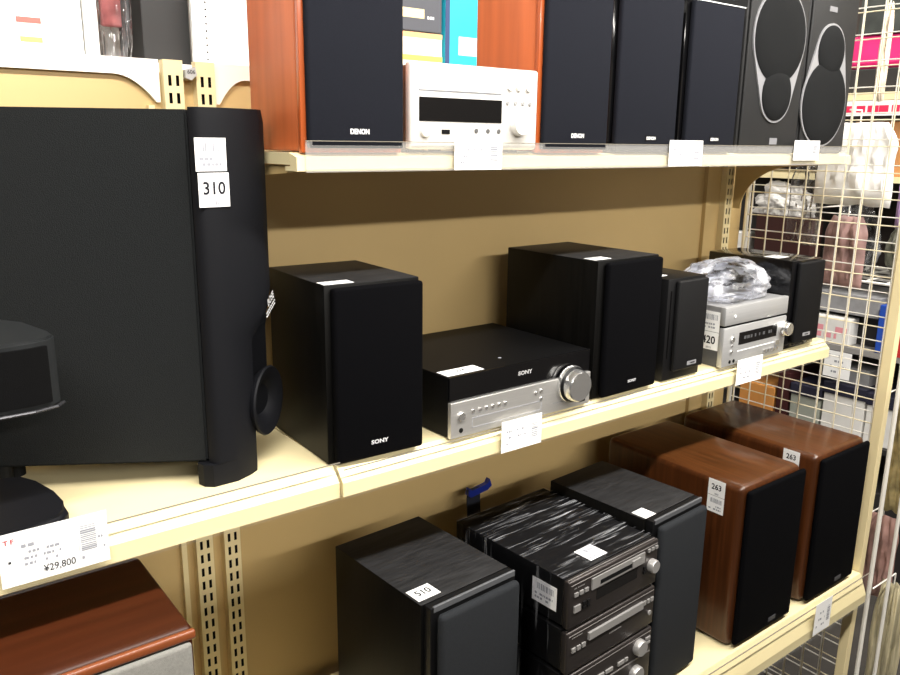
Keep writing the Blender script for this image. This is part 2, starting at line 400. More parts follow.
# wide receiver
def sony_receiver():
    W, D, H = .331, .275, .106
    t = thing('stereo_receiver', 'wide receiver with black top, silver front and big chrome knob', 'receiver', (.7600, .988, MIDZ), .5)
    tobj('case', B(0, W, .004, D, .002, H - .001, .0015), mat('black_painted_steel', (.0022, .0022, .0025), .5, spec=.16, bump=.1, bscale=900), t)
    bm = bmesh.new(); box(bm, 0, W, -.001, .0035, .0645, H, .001, 2); tobj('display_panel', bm, GLOSSBLK, t)
    bm = bmesh.new(); box(bm, 0, W, -.005, .0035, .0015, .063, .001, 2); tobj('front_panel', bm, SILVER, t)
    for fx in (.03, W - .03):
        for fy in (.03, D - .03):
            bm = bmesh.new(); cyl(bm, (fx, fy, 0), UP, .012, .0025, 16, .0003); tobj('foot', bm, MATTBLK, t)
    FF = Face((0, -.001, 0), (1, 0, 0), UP); FS = Face((0, -.005, 0), (1, 0, 0), UP)
    lettering(t, FF, 'SONY', .166, .085, .0068, mat('silver_lettering', (.62, .62, .62), .3, metal=.3), sx=1.25, bold=.05)
    k = tobj('volume_knob', lathe(bmesh.new(), [(0, 0), (.0345, 0), (.0345, .006), (.0325, .009), (.030, .009), (.0285, .024), (.0265, .0275), (0, .0275)], (.277, -.005, .049), (0, -1, 0), 48), CHROME, t, smooth=True)
    bm = bmesh.new()
    lathe(bm, [(.0325, 0), (.0335, .004), (.031, .0078), (.0300, .0078), (.0302, 0)], (.277, -.0095, .049), (0, -1, 0), 48); tobj('knob_ring', bm, SATBLK, k, smooth=True)
    bm = bmesh.new(); cyl(bm, (.0215, -.005, .038), (0, -1, 0), .0075, .004, 24); tobj('power_button', bm, CHROME, t, smooth=True)
    bm = bmesh.new(); cyl(bm, (.0215, -.005, .0135), (0, -1, 0), .0042, .0008, 20); tobj('headphone_jack', bm, SLOT, t)
    for i, x in enumerate((.047, .062, .076, .090, .104, .118)):
        bm = bmesh.new(); cyl(bm, (x, -.005, .0425), (0, -1, 0), .0032, .002, 14); tobj('button', bm, CHROME, t, smooth=True)
    for x, z in ((.190, .047), (.203, .0485), (.203, .034)):
        bm = bmesh.new(); cyl(bm, (x, -.005, z), (0, -1, 0), .0032, .002, 14); tobj('button', bm, CHROME, t, smooth=True)
    bm = bmesh.new()
    FS.rect(bm, .045, .205, .0295, .0303, 0, .0004); FS.rect(bm, .045, .0458, .013, .030, 0, .0004); FS.rect(bm, .2042, .205, .013, .030, 0, .0004); FS.rect(bm, .045, .205, .0130, .0138, 0, .0004)
    tobj('disc_tray', bm, INKG, t)
    bm = bmesh.new(); FS.rect(bm, .303, .319, .008, .0125, 0, .0005); tobj('usb_port', bm, SLOT, t)
    bm = bmesh.new()
    for x in (.047, .062, .076, .090, .104, .118): FS.rect(bm, x - .003, x + .003, .0365, .0372, 0, .0003)
    FS.dashes(bm, .235, .262, .018, .0012, .0004, 0, 4); FS.dashes(bm, .045, .06, .031, .001, .0004, 0, 5)
    tobj('print', bm, INKG, t)
    FT = Face((0, 0, H - .001), (1, 0, 0), (0, 1, 0))
    bm = bmesh.new(); lathe(bm, [(0, 0), (.003, 0), (.003, .0004), (0, .0004)], (.152, .05, H - .001), UP, 12); tobj('top_mark', bm, INKG, t)
    sticker(t, FT, .004, .082, .010, .040, '274', seed=9, num_h=.32, bars=False)
sony_receiver()
# larger speaker
t, F = speaker('bookshelf_speaker', 'larger black speaker standing right of the receiver with the big chrome knob', (1.106, .995, MIDZ), 1, .178, .245, .267,
               BLACKWOOD, BLACKFAB, .014, (.016, .001), (.002, .003), gbev=.006, top=BLACKTOP)
lettering(t, F['front'], 'SONY', .100, .024, .0052, mat('pale_lettering', (.6, .6, .62), .4), sx=1.25, bold=.05)
sticker(t, F['top'], .004, .050, .012, .040, seed=5)
# narrow speaker
t, F = speaker('bookshelf_speaker', 'narrow black satin speaker left of the silver receiver with the crumpled bag', (1.314, .993, MIDZ), 0, .122, .150, .214,
               SATBLK, mat('satin_grille', (.0055, .0055, .006), .6, bump=.3, bscale=1600, spec=.2), .012, (.022, .003), (.020, .004), gbev=.004)
bm = bmesh.new(); F['front'].rect(bm, .064, .094, .030, .038, -.001, .0008); b = tobj('badge', bm, TRIMSIL, t)
bm = bmesh.new(); F['front'].dashes(bm, .067, .092, .0325, .003, .0012, 0, 2, .9); tobj('print', bm, INK, b)
bm = bmesh.new(); lathe(bm, [(.0012, 0), (.0012, .14), (0, .14)], (.010, -.001, .05), UP, 8); tobj('edge_bead', bm, GLOSSBLK, t)
sticker(t, F['top'], -.002 + .006, .040, .035, .075, seed=6)
# silver receiver
def silver_receiver():
    W, D, H = .252, .26, .136
    t = thing('compact_receiver', 'silver two-tier compact receiver under a crumpled plastic bag', 'receiver', (1.504, .990, MIDZ), .6)
    tobj('lower_case', B(.003, W - .003, .006, D, .0005, .089, .001), mat('dark_grey_steel', (.09, .09, .095), .4, metal=.3), t)
    tobj('upper_case', B(.003, W - .003, .006, D, .094, H - .001, .001), mat('light_grey_steel', (.34, .34, .345), .4, metal=.4), t)
    FS = mat('satin_silver', (.45, .45, .45), .42, metal=.45, var=.04, vscale=1, stretch=(3, 300, 300))
    tobj('lower_front', B(0, W, -.008, .006, .0012, .090, .003), FS, t, smooth=True)
    tobj('upper_front', B(0, W, -.008, .006, .0945, H, .003), FS, t, smooth=True)
    tobj('gap_strip', B(.004, W - .004, -.003, .02, .0895, .0945), SLOT, t)
    F = Face((0, -.008, 0), (1, 0, 0), UP)
    bm = bmesh.new(); F.rect(bm, .058, .212, .046, .074, 0, .0006); d = tobj('display_window', bm, GLOSSBLK, t)
    bm = bmesh.new(); F.dashes(bm, .07, .19, .057, .007, .0009, 0, 8, .5); tobj('print', bm, mat('dim_segments', (.07, .072, .075), .5), d)
    bm = bmesh.new(); lathe(bm, [(0, 0), (.018, 0), (.018, .004), (.016, .006), (.0155, .017), (.014, .019), (0, .019)], (.238, -.008, .061), (0, -1, 0), 36); tobj('volume_knob', bm, CHROME, t, smooth=True)
    bm = bmesh.new(); cyl(bm, (.032, -.008, .062), (0, -1, 0), .0065, .004, 20); tobj('power_button', bm, CHROME, t, smooth=True)
    for x, z, r in ((.032, .034, .004), (.032, .048, .0025)):
        bm = bmesh.new(); cyl(bm, (x, -.008, z), (0, -1, 0), r, .003, 14); tobj('button', bm, CHROME, t, smooth=True)
    for x in (.030, .045):
        bm = bmesh.new(); cyl(bm, (x, -.008, .0115), (0, -1, 0), .0042, .0008, 16); tobj('jack', bm, SLOT, t)
    bm = bmesh.new(); cyl(bm, (.035, -.008, .114), (0, -1, 0), .0032, .002, 14); tobj('indicator', bm, PAPER, t)
    for i in range(5):
        bm = bmesh.new(); F.rect(bm, .160 + i * .013, .169 + i * .013, .012, .020, 0, .003); tobj('button', bm, CHROME, t)
    bm = bmesh.new(); F.rect(bm, .205, .222, .026, .036, 0, .004); tobj('button', bm, CHROME, t)
    bm = bmesh.new(); F.rect(bm, .056, .216, .031, .033, 0, .0005); tobj('tray_line', bm, PAPER, t)
    bm = bmesh.new(); F.dashes(bm, .012, .030, .124, .002, .0004, 0, 3); F.dashes(bm, .022, .042, .072, .0018, .0004, 0, 5); tobj('print', bm, INKG, t)
    FL = Face((.003, .13, 0), (0, -1, 0), UP)
    sticker(t, FL, .074, .123, .078, .123, seed=12)
    sticker(t, FL, .074, .123, .037, .077, '420', seed=13, num_h=.42)
    return t
silver_receiver()
# crumpled bag on top of the receiver
def crumple(name, label, cat, loc, sx, sy, sz, m, seed=1, n=30, amp=.3, freq=2.2, flat=True):
    bm = bmesh.new()
    bmesh.ops.create_icosphere(bm, subdivisions=5, radius=1)
    off = Vector((seed * 7.3, seed * 3.1, seed * 1.7))
    for v in bm.verts:
        p = v.co.copy()
        f = 1 + amp * (mnoise.turbulence(p * freq + off, 4, True) - .6)
        q = p * f
        k = .5 + .5 * max(-1, min(1, q.z))
        q.z = max(q.z, -.55)
        v.co = Vector((q.x * sx, q.y * sy, (q.z + .55) * sz / 1.5))
    o = tobj(name, bm, m, None, loc, smooth=not flat)
    return tag(o, label, cat)
crumple('plastic_bag', 'crumpled clear plastic bag lying on the silver two-tier receiver', 'plastic bag', (1.632, 1.086, MIDZ + .1362), .132, .095, .082, BAGM, 3, amp=.30, freq=1.3, flat=False)
# right hand speaker
t, F = speaker('bookshelf_speaker', 'gloss-sided black speaker at the far right end of the middle shelf', (1.770, .993, MIDZ), 0, .132, .228, .214,
               GLOSSBLK, mat('satin_grille', (.004, .004, .0045), .6, bump=.3, bscale=1600, spec=.15), .012, (.020, .003), (.014, .004), gbev=.004)
bm = bmesh.new(); F['front'].rect(bm, .058, .090, .030, .038, -.001, .0008); b = tobj('badge', bm, TRIMSIL, t)
bm = bmesh.new(); F['front'].dashes(bm, .061, .088, .0325, .003, .0012, 0, 2, .9); tobj('print', bm, INK, b)
sticker(t, F['top'], .020, .070, .05, .088, seed=16)

# subwoofer, turned on the shelf so its nose points to the right
def subwoofer():
    P0 = Vector((.379, 1.045)); d = Vector((.853, -.521)); n = Vector((.521, .853))
    t = thing('subwoofer', 'tall black subwoofer with stickers on its moulded nose, left end of the middle shelf', 'subwoofer', (P0.x, P0.y, MIDZ))
    def loc(p): return (p.x - P0.x, p.y - P0.y)
    H0, H1 = .034, .513
    body = [loc(P0 + n * .003 - d * .002), loc(P0 - d * .31 + n * .003), loc(P0 - d * .31 + n * .07), loc(P0 + n * .125 - d * .002)]
    bm = bmesh.new(); prism(bm, body, 'z', H0, H1); bmesh.ops.bevel(bm, geom=[e for e in bm.edges], offset=.003, segments=2, affect='EDGES')
    tobj('cabinet', bm, SUBSIDE, t, smooth=True)
    # moulded front cap, upper part bulging forward, lower part narrow with foot
    up = [P0, Vector((.383, 1.037)), Vector((.392, 1.032)), Vector((.416, 1.034)), Vector((.450, 1.041)), Vector((.479, 1.054)), Vector((.493, 1.069)), Vector((.4965, 1.088)), Vector((.496, 1.12)), P0 + n * .128 + d * .02, P0 + n * .128]
    lo = [P0, Vector((.383, 1.037)), Vector((.392, 1.032)), Vector((.416, 1.034)), Vector((.440, 1.0445)), Vector((.455, 1.055)), Vector((.462, 1.079)), Vector((.496, 1.100)), Vector((.507, 1.122)), Vector((.500, 1.145)), P0 + n * .11]
    mid = [a.lerp(b, .6) for a, b in zip(up, lo)]
    bm = bmesh.new(); rings = []
    nar = lo[:6] + [Vector((.456, 1.075)), Vector((.455, 1.09)), P0 + n * .09 + d * .015, P0 + n * .1 + d * .01, P0 + n * .11]
    ft = [Vector((.366, 1.056)), Vector((.369, 1.042)), Vector((.380, 1.033))] + nar[3:]
    for z, s in ((0, ft), (.012, ft), (.033, ft), (.0335, nar), (.045, nar), (.075, lo), (.20, lo), (.215, mid), (.24, [b.lerp(a, .85) for a, b in zip(up, lo)]), (.27, up), (.50, up), (.516, [p.lerp(P0 + n * .06, .03) for p in up])):
        c = P0 + n * .05 + d * .03
        rings.append([bm.verts.new((*loc(p if z > .005 else p.lerp(c, .015)), z)) for p in s])
    for a, b in zip(rings, rings[1:]):
        for i in range(len(a)): bm.faces.new((a[i], a[(i + 1) % len(a)], b[(i + 1) % len(a)], b[i]))
    bm.faces.new(rings[0]); bm.faces.new(rings[-1])
    tobj('nose_cap', bm, SUBCAP, t, smooth=True)
    # flared port low on the nose
    c = Vector((.4730, 1.088)); lc = loc(c); pd = Vector((.669, -.743))
    bm = bmesh.new()
    lathe(bm, [(.020, -.02), (.022, .0), (.030, .012), (.045, .019), (.051, .0205), (.0525, .018), (.050, .012), (.036, -.004), (.026, -.02)], (lc[0], lc[1], .098), (pd.x, pd.y, -.0), 40)
    tobj('flared_port', bm, SUBCAP, t, smooth=True)
    bm = bmesh.new(); lathe(bm, [(0, 0), (.020, 0), (.020, .012), (0, .012)], (lc[0] - pd.x * .02, lc[1] - pd.y * .02, .098), (pd.x, pd.y, 0), 32); tobj('port_tube', bm, SLOT, t)
    for q in (.285,):
        for w in (.02, .06):
            p = P0 - d * q + n * w; bm = bmesh.new(); cyl(bm, (*loc(p), 0), UP, .012, H0 + .001, 16); tobj('foot', bm, MATTBLK, t)
    # seam
    # stickers on the flat of the cap facing the aisle
    a = Vector((.391, 1.032)); b = Vector((.416, 1.034)); 
    o = Vector((*loc(a), 0)); u = Vector((.412 - .384, 1.034 - 1.033, 0)).normalized()
    F = Face(o + Vector((0, -.0012, 0)), Vector((1, .085, 0)), UP)
    s1 = sticker(t, F, -.011, .032, .436, .478, seed=21, label='white barcode sticker above the number sticker')
    s2 = sticker(t, F, -.009, .034, .390, .434, '310', seed=22, num_h=.36)
    # slanted brand lettering on the bulge
    Fl = Face((*loc(Vector((.4795, 1.0540))), -.044), Vector((.014, .015, 0)), UP)
    bm = bmesh.new(); Fl.text(bm, 'BOSE', .002, .288, .011, .002, 0, 'LEFT', .8, .03, rot=.35)
    for dz in (0, .005): 
        for k in range(8): Fl.rect(bm, -.006 + k * .005, -.001 + k * .005, .279 - dz + k * .0018, .2805 - dz + k * .0018, .0012, .002)
    tobj('lettering', bm, mat('white_lettering', (.6, .6, .6), .4), t)
subwoofer()

# small satellite speaker on a table stand at the left edge
def satellite():
    t = thing('satellite_speaker', 'small black satellite speaker on a table stand in front of the subwoofer', 'speaker', (-.002, 1.06, MIDZ))
    bm = bmesh.new()
    prism(bm, [(-.20, -.062), (.135, -.070), (.160, -.068), (.180, -.060), (.189, -.045), (.189, -.02), (.186, .02), (.18, .07), (.165, .10), (.13, .112), (-.2, .112)], 'z', 0, .030)
    bmesh.ops.bevel(bm, geom=[e for e in bm.edges if e.verts[0].co.z > .029 and e.verts[1].co.z > .029], offset=.006, segments=3, affect='EDGES')
    tobj('stand_base', bm, SUBCAP, t, smooth=True)
    F = Face((0, -.0705, 0), (1, 0, 0), UP); bm = bmesh.new(); F.rect(bm, .078, .1, .012, .0155, 0, .0008)
    tobj('logo_bar', bm, PAPER, t)
    bm = bmesh.new(); bar(bm, (-.02, .02, .028), (-.02, .02, .18), .014, 16); tobj('stand_post', bm, SUBCAP, t, smooth=True)
    bm = bmesh.new()
    prism(bm, [(-.20, -.05), (.10, -.058), (.162, -.055), (.186, -.048), (.196, -.038), (.194, -.02), (.175, .03), (.15, .055), (-.2, .06)], 'z', .164, .248)
    for v in bm.verts:                                  # the underside bows upward towards the end, the top falls forward
        if v.co.z < .2: v.co.z -= .006 * (1 - (v.co.x / .19) ** 2) if v.co.x > -.1 else .004
        else: v.co.z += .009 * (v.co.y + .05) / .1
    bmesh.ops.bevel(bm, geom=[e for e in bm.edges], offset=.003, segments=2, affect='EDGES')
    tobj('body', bm, mat('satin_dark_plastic', (.013, .0145, .0155), .45, spec=.35), t, smooth=True)
    bm = bmesh.new()
    prism(bm, [(-.195, -.056), (.10, -.0625), (.162, -.060), (.184, -.053), (.181, -.048), (.10, -.056), (-.195, -.05)], 'z', .172, .240)
    tobj('grille', bm, mat('black_wire_cloth', (.003, .003, .0032), .8, bump=.5, bscale=1500, spec=.08), t, smooth=True)
    bm = bmesh.new()
    pp = [(-.2, -.058), (.10, -.064), (.163, -.061), (.189, -.052), (.198, -.04)]
    for a, b in zip(pp, pp[1:]): bar(bm, (*a, .165), (*b, .165), .0022, 8)
    tobj('chrome_trim', bm, mat('smoky_trim', (.12, .12, .13), .25, metal=.8), t, smooth=True)
satellite()

# --- top shelf ---------------------------------------------------------------
PALE = mat('printed_white', (.75, .75, .75), .5)
def red_speaker(label, x, w, d=.158, h=.29):
    t = thing('bookshelf_speaker', label, 'speaker', (x, 1.000, TOPZ), 0, 'cherry sided speakers on the top shelf')
    bm = bmesh.new(); box(bm, .002, w - .002, .004, d, .002, h, .006, 3); tobj('cabinet', bm, REDWOOD, t, smooth=True)
    bm = bmesh.new(); box(bm, 0, w, -.006, .0035, .0, h + .001, .002, 2); tobj('front_frame', bm, mat('cherry_solid_edge', (.42, .085, .018), .3, var=.15, vscale=1, stretch=(60, 60, 4), coat=.4), t, smooth=True)
    bm = bmesh.new(); box(bm, .006, w - .003, -.018, -.0063, .006, h - .004, .004, 3); tobj('grille', bm, BLUEFAB, t, smooth=True)
    F = Face((0, -.018, 0), (1, 0, 0), UP)
    lettering(t, F, 'DENON', w * .52, .0255, .0066, PALE, sx=.9, bold=.06)
    return t
red_speaker('cherry speaker with charcoal grille at the left end of the top shelf', .512, .160)
red_speaker('cherry speaker with charcoal grille right of the white compact receiver', .938, .162)
def gloss_speaker(label, x, w, h, d=.2):
    t, F = speaker('bookshelf_speaker', label, (x, 1.003, TOPZ), 0, w, d, h, GLOSSBLK, BLUEFAB, .012, (.010, .002), (.003, .003), gbev=.004, group='gloss black speakers on the top shelf', feet=False)
    Ff = F['front']
    bm = bmesh.new(); Ff.rect(bm, w * .5, w * .5 + .031, .022, .0315, -.001, .0006); tobj('badge', bm, SLOT, t)
    lettering(t, Ff, 'DENON', w * .5 + .0155, .0243, .0052, PALE, sx=.95, bold=.06, d=.0012)
    return t
gloss_speaker('left one of the two gloss black speakers with slate grilles on the top shelf', 1.119, .180, .30)
t = gloss_speaker('right one of the two gloss black speakers with slate grilles on the top shelf', 1.318, .172, .281)
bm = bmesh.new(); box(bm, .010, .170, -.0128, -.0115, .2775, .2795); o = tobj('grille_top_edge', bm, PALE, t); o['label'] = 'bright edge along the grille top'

def eight(bm, big, small, F, d0, d1, grow=0., mi=0, hull=True):
    """outline around a big and a small circle: its convex hull, as a raised plate"""
    pts = []
    for (cx, cy, r) in (big, small):
        for k in range(64):
            a = 2 * math.pi * k / 64; pts.append((cx + (r + grow) * math.cos(a), cy + (r + grow) * math.sin(a)))
    pts = sorted(set(pts))
    def half(ps):
        h = []
        for p in ps:
            while len(h) > 1 and (h[-1][0] - h[-2][0]) * (p[1] - h[-2][1]) - (h[-1][1] - h[-2][1]) * (p[0] - h[-2][0]) <= 0: h.pop()
            h.append(p)
        return h
    H = half(pts)[:-1] + half(pts[::-1])[:-1]
    a = [bm.verts.new(F.p(x, y, d0)) for x, y in H]; b = [bm.verts.new(F.p(x, y, d1)) for x, y in H]
    for i in range(len(H)): bm.faces.new((a[i], a[(i + 1) % len(H)], b[(i + 1) % len(H)], b[i]))
    bm.faces.new(b); bm.faces.new(a)
def ellipse_speaker(label, x, w, h, big, small, plate=None):
    t = thing('tower_speaker', label, 'speaker', (x, 1.002, TOPZ), 0, 'graphite speakers with silver rings')
    tobj('cabinet', B(0, w, 0, .22, 0, h, .004, 3), ELLCAB, t, smooth=True)
    tobj('baffle', B(.004, w - .004, -.006, -.0003, .003, h - .003, .003, 3), ELLCAB, t, smooth=True)
    F = Face((0, -.006, 0), (1, 0, 0), UP)
    bm = bmesh.new(); eight(bm, big, small, F, 0, .003, .0045); tobj('silver_trim', bm, TRIMSIL, t)
    for nm, c in (('woofer_grille', big), ('tweeter_grille', small)):
        o = F.p(c[0], c[1], .0031)
        bm = bmesh.new(); lathe(bm, [(0, 0), (c[2], 0), (c[2], .0015), (c[2] * .9, .0045), (c[2] * .5, .006), (0, .0065)], o, F.n, 64); tobj(nm, bm, ELLFAB, t, smooth=True)
    if plate:
        bm = bmesh.new(); F.rect(bm, *plate, 0, .0012); tobj('name_plate', bm, mat('grey_plate', (.20, .20, .21), .5), t)
    return t
# coordinates are cabinet-local: x from its left edge, z from the shelf
ellipse_speaker('graphite speaker whose large ring is above its small one, second from the top shelf end', 1.512, .222, .36,
                (.112, .236, .093), (.117, .122, .054), (.112, .140, .0185, .032))
ellipse_speaker('graphite speaker whose small ring is above its large one, at the top shelf end', 1.742, .200, .345,
                (.084, .110, .091), (.090, .222, .055), (.068, .100, .305, .316))

def denon_receiver():
    W, D, H = .249, .26, .128
    t = thing('compact_receiver', 'white compact receiver with disc slot between the two cherry speakers', 'receiver', (.684, 1.000, TOPZ), -.3)
    tobj('case', B(.004, W - .004, .004, D, .006, H - .004, .002), mat('taupe_steel', (.20, .155, .11), .5), t)
    bm = bmesh.new(); box(bm, 0, W, -.012, .004, .005, H, .005, 4); tobj('front_panel', bm, WSILVER, t, smooth=True)
    for fx in (.03, W - .03):
        for fy in (.02, D - .03):
            bm = bmesh.new(); cyl(bm, (fx, fy, 0), UP, .012, .007, 16, .0005); tobj('foot', bm, MATTBLK, t)
    F = Face((0, -.012, 0), (1, 0, 0), UP)
    bm = bmesh.new(); F.rect(bm, .014, .171, .088, .1085, 0, .0008); tr = tobj('disc_tray', bm, INKG, t)
    bm = bmesh.new(); F.rect(bm, .0150, .170, .0895, .1078, .0005, .0014); tobj('tray_front', bm, WSILVER, tr)
    bm = bmesh.new(); F.rect(bm, .015, .172, .0455, .0795, 0, .0008); tobj('display_window', bm, GLOSSBLK, t)
    bm = bmesh.new(); lathe(bm, [(0, 0), (.009, 0), (.009, .003), (.0075, .005), (0, .005)], (.025, -.012, .031), (0, -1, 0), 24); tobj('power_button', bm, WSILVER, t, smooth=True)
    bm = bmesh.new(); F.rect(bm, .056, .071, .0275, .034, 0, .0008); tobj('usb_port', bm, SLOT, t)
    for x in (.122, .145, .167):
        bm = bmesh.new(); cyl(bm, (x, -.012, .033), (0, -1, 0), .0035, .001, 14); tobj('jack', bm, mat('jack_grey', (.10, .10, .10), .4), t)
    for x in (.188, .206, .226):
        bm = bmesh.new(); cyl(bm, (x, -.012, .1005), (0, -1, 0), .0058, .003, 18); tobj('button', bm, WSILVER, t, smooth=True)
    for x in (.184, .200, .216, .231):
        bm = bmesh.new(); cyl(bm, (x, -.012, .0765), (0, -1, 0), .003, .002, 12); tobj('button', bm, mat('dull_button', (.3, .3, .3), .4), t, smooth=True)
    bm = bmesh.new(); lathe(bm, [(0, 0), (.0175, 0), (.0175, .010), (.016, .013), (.0, .013)], (.207, -.012, .044), (0, -1, 0), 36); tobj('volume_knob', bm, WSILVER, t, smooth=True)
    lettering(t, F, 'DENON', .012, .1155, .0045, mat('faint_print', (.5, .49, .47), .5), align='LEFT', sx=1.2)
denon_receiver()

# --- bottom shelf ------------------------------------------------------------
def black_low(label, loc, yaw, w, d, h, number=None, st=None):
    t = thing('bookshelf_speaker', label, 'speaker', loc, yaw, 'black speakers flanking the hi-fi stack')
    bm = bmesh.new(); box(bm, 0, w, .012, d, .003, h, .0015, 2)
    bm.normal_update()
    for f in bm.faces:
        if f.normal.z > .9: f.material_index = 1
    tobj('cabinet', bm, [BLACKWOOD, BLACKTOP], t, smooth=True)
    tobj('front_baffle', B(.006, w, -.004, .0115, .003, h - .001, .001), SATBLK, t)
    bm = bmesh.new(); box(bm, .012, w, -.0048, -.0042 + .004, h - .010, h + .0002, .001, 2); tobj('silver_edge', bm, SILVERD, t)
    bm = bmesh.new(); box(bm, .014, w - .001, -.022, -.0052, .008, h - .011, .009, 4); tobj('grille', bm, GREYFAB, t, smooth=True)
    F = faces(w, d, h, .022)
    if st: sticker(t, F['top'], *st, number, seed=31, num_h=.42, bars=False)
    for fx in (.02, w - .02):
        for fy in (.03, d - .03):
            bm = bmesh.new(); cyl(bm, (fx, fy, 0), UP, .008, .0035, 12, .0004); tobj('foot', bm, MATTBLK, t)
    return t, F
black_low('black speaker with number sticker on top, left of the hi-fi stack', (.640, .884, LOWZ), 3, .186, .254, .376, '510', (.004, .048, .022, .056))
t, F = black_low('black speaker with a blank-looking white sticker on top, right of the hi-fi stack', (1.149, .871, LOWZ), 4, .173, .248, .376, None, (.005, .038, .012, .045))
lettering(t, F['front'], 'KENWOOD', .10, .012, .005, mat('dull_badge_print', (.05, .05, .05), .5)) if False else None

# hi-fi stack: three separate decks
BUT = mat('button_silver', (.42, .41, .40), .35, metal=.5)
def deck(label, z0, h, kind):
    W, D = .248, .287
    t = thing('hifi_deck', label, 'hi-fi deck', (.895, .833, z0), 3, 'decks of the film-wrapped hi-fi stack')
    tobj('case', B(.002, W - .002, .012, D, .008, h, .0015), SATBLK, t)
    bm = bmesh.new(); box(bm, 0, W, -.004, .0115, .006, h, .004, 3); tobj('front_panel', bm, BRONZE, t, smooth=True)
    bm = bmesh.new(); prism(bm, [(-.0047, h - .0075), (.0030, h + .0006), (.0044, h + .0002), (-.0036, h - .0088)], 'x', .004, W - .004); tobj('bright_edge', bm, BRONZEL, t)
    for fx in (.03, W - .03):
        for fy in (.03, D - .03):
            bm = bmesh.new(); cyl(bm, (fx, fy, 0), UP, .012, .0085, 14, .0005); tobj('foot', bm, MATTBLK, t)
    F = Face((0, -.004, 0), (1, 0, 0), UP)
    def btn(x0, x1, y0, y1, m=BUT, d=.0028): bm = bmesh.new(); F.rect(bm, x0, x1, y0, y1, 0, d); tobj('button', bm, m, t)
    def knob(x, z, r, dd=.012):
        bm = bmesh.new(); lathe(bm, [(0, 0), (r, 0), (r, dd * .7), (r * .88, dd), (0, dd)], (x, -.004, z), (0, -1, 0), 32); tobj('knob', bm, BUT, t, smooth=True)
    bm = bmesh.new()
    if kind == 'md':
        F.dashes(bm, .012, .04, h - .016, .002, .0004, 0, 3, .9); tobj('print', bm, BUT, t)
        bm = bmesh.new(); F.rect(bm, .056, .204, h - .033, h - .012, 0, .0025); p = tobj('slot_panel', bm, BUT, t)
        bm = bmesh.new(); F.rect(bm, .078, .180, h - .029, h - .021, .002, .0028); tobj('disc_slot', bm, SLOT, p)
        bm = bmesh.new(); F.rect(bm, .166, .190, h - .031, h - .017, .0025, .0045); tobj('eject_key', bm, BUT, p)
        bm = bmesh.new(); F.rect(bm, .072, .186, h - .058, h - .038, 0, .0006); tobj('display_window', bm, GLOSSBLK, t)
        for i in range(3): btn(.012 + i * .013, .021 + i * .013, h - .030, h - .023); btn(.214 + i * .011, .221 + i * .011, h - .017, h - .011)
        btn(.012, .028, h - .060, h - .048)
        for i in range(2):
            for j in range(2): btn(.035 + i * .011, .042 + i * .011, h - .052 - j * .009, h - .047 - j * .009, SATBLK); 
        for j in range(2): btn(.204, .211, h - .048 - j * .009, h - .043 - j * .009, SATBLK)
        knob(.228, h - .047, .013)
    elif kind == 'cd':
        F.dashes(bm, .012, .04, h - .014, .002, .0004, 0, 4, .9); F.dashes(bm, .115, .15, h - .047, .002, .0004, 0, 6, .9); tobj('print', bm, BUT, t)
        bm = bmesh.new(); F.rect(bm, .054, .208, h - .032, h - .018, 0, .0045); tobj('disc_tray', bm, BUT, t)
        for i in range(3): btn(.012 + i * .013, .021 + i * .013, h - .040, h - .032); btn(.212 + i * .011, .219 + i * .011, h - .028, h - .020)
        knob(.234, h - .052, .005, .002)
    else:
        F.dashes(bm, .012, .04, h - .014, .002, .0004, 0, 5, .9); tobj('print', bm, BUT, t)
        knob(.206, h - .026, .016); knob(.200, h - .080, .017)
        for i, (a, b) in enumerate(((.085, .105), (.110, .130), (.145, .163), (.166, .174))): btn(a, b, h - .040, h - .033)
        for j in range(2): btn(.228, .241, h - .022 - j * .009, h - .017 - j * .009)
        bm = bmesh.new(); F.rect(bm, .004, .244, h - .0515, h - .0495, 0, .0015); tobj('bright_line', bm, BRONZEL, t)
        for i in range(4): btn(.03 + i * .022, .044 + i * .022, h - .075, h - .067)
    return t
deck('bottom deck with two round knobs in the film-wrapped hi-fi stack', LOWZ, .173, 'amp')
deck('middle disc deck with long silver tray in the film-wrapped hi-fi stack', LOWZ + .1735, .086, 'cd')
t = deck('top deck with disc slot and round knob in the film-wrapped hi-fi stack', LOWZ + .2600, .096, 'md')
sticker(t, Face((.002, .287, 0), (0, -1, 0), UP), .205, .262, .028, .072, seed=41)
sticker(t, Face((0, 0, .0963), (1, 0, 0), (0, 1, 0)), .085, .130, .022, .062, seed=42)
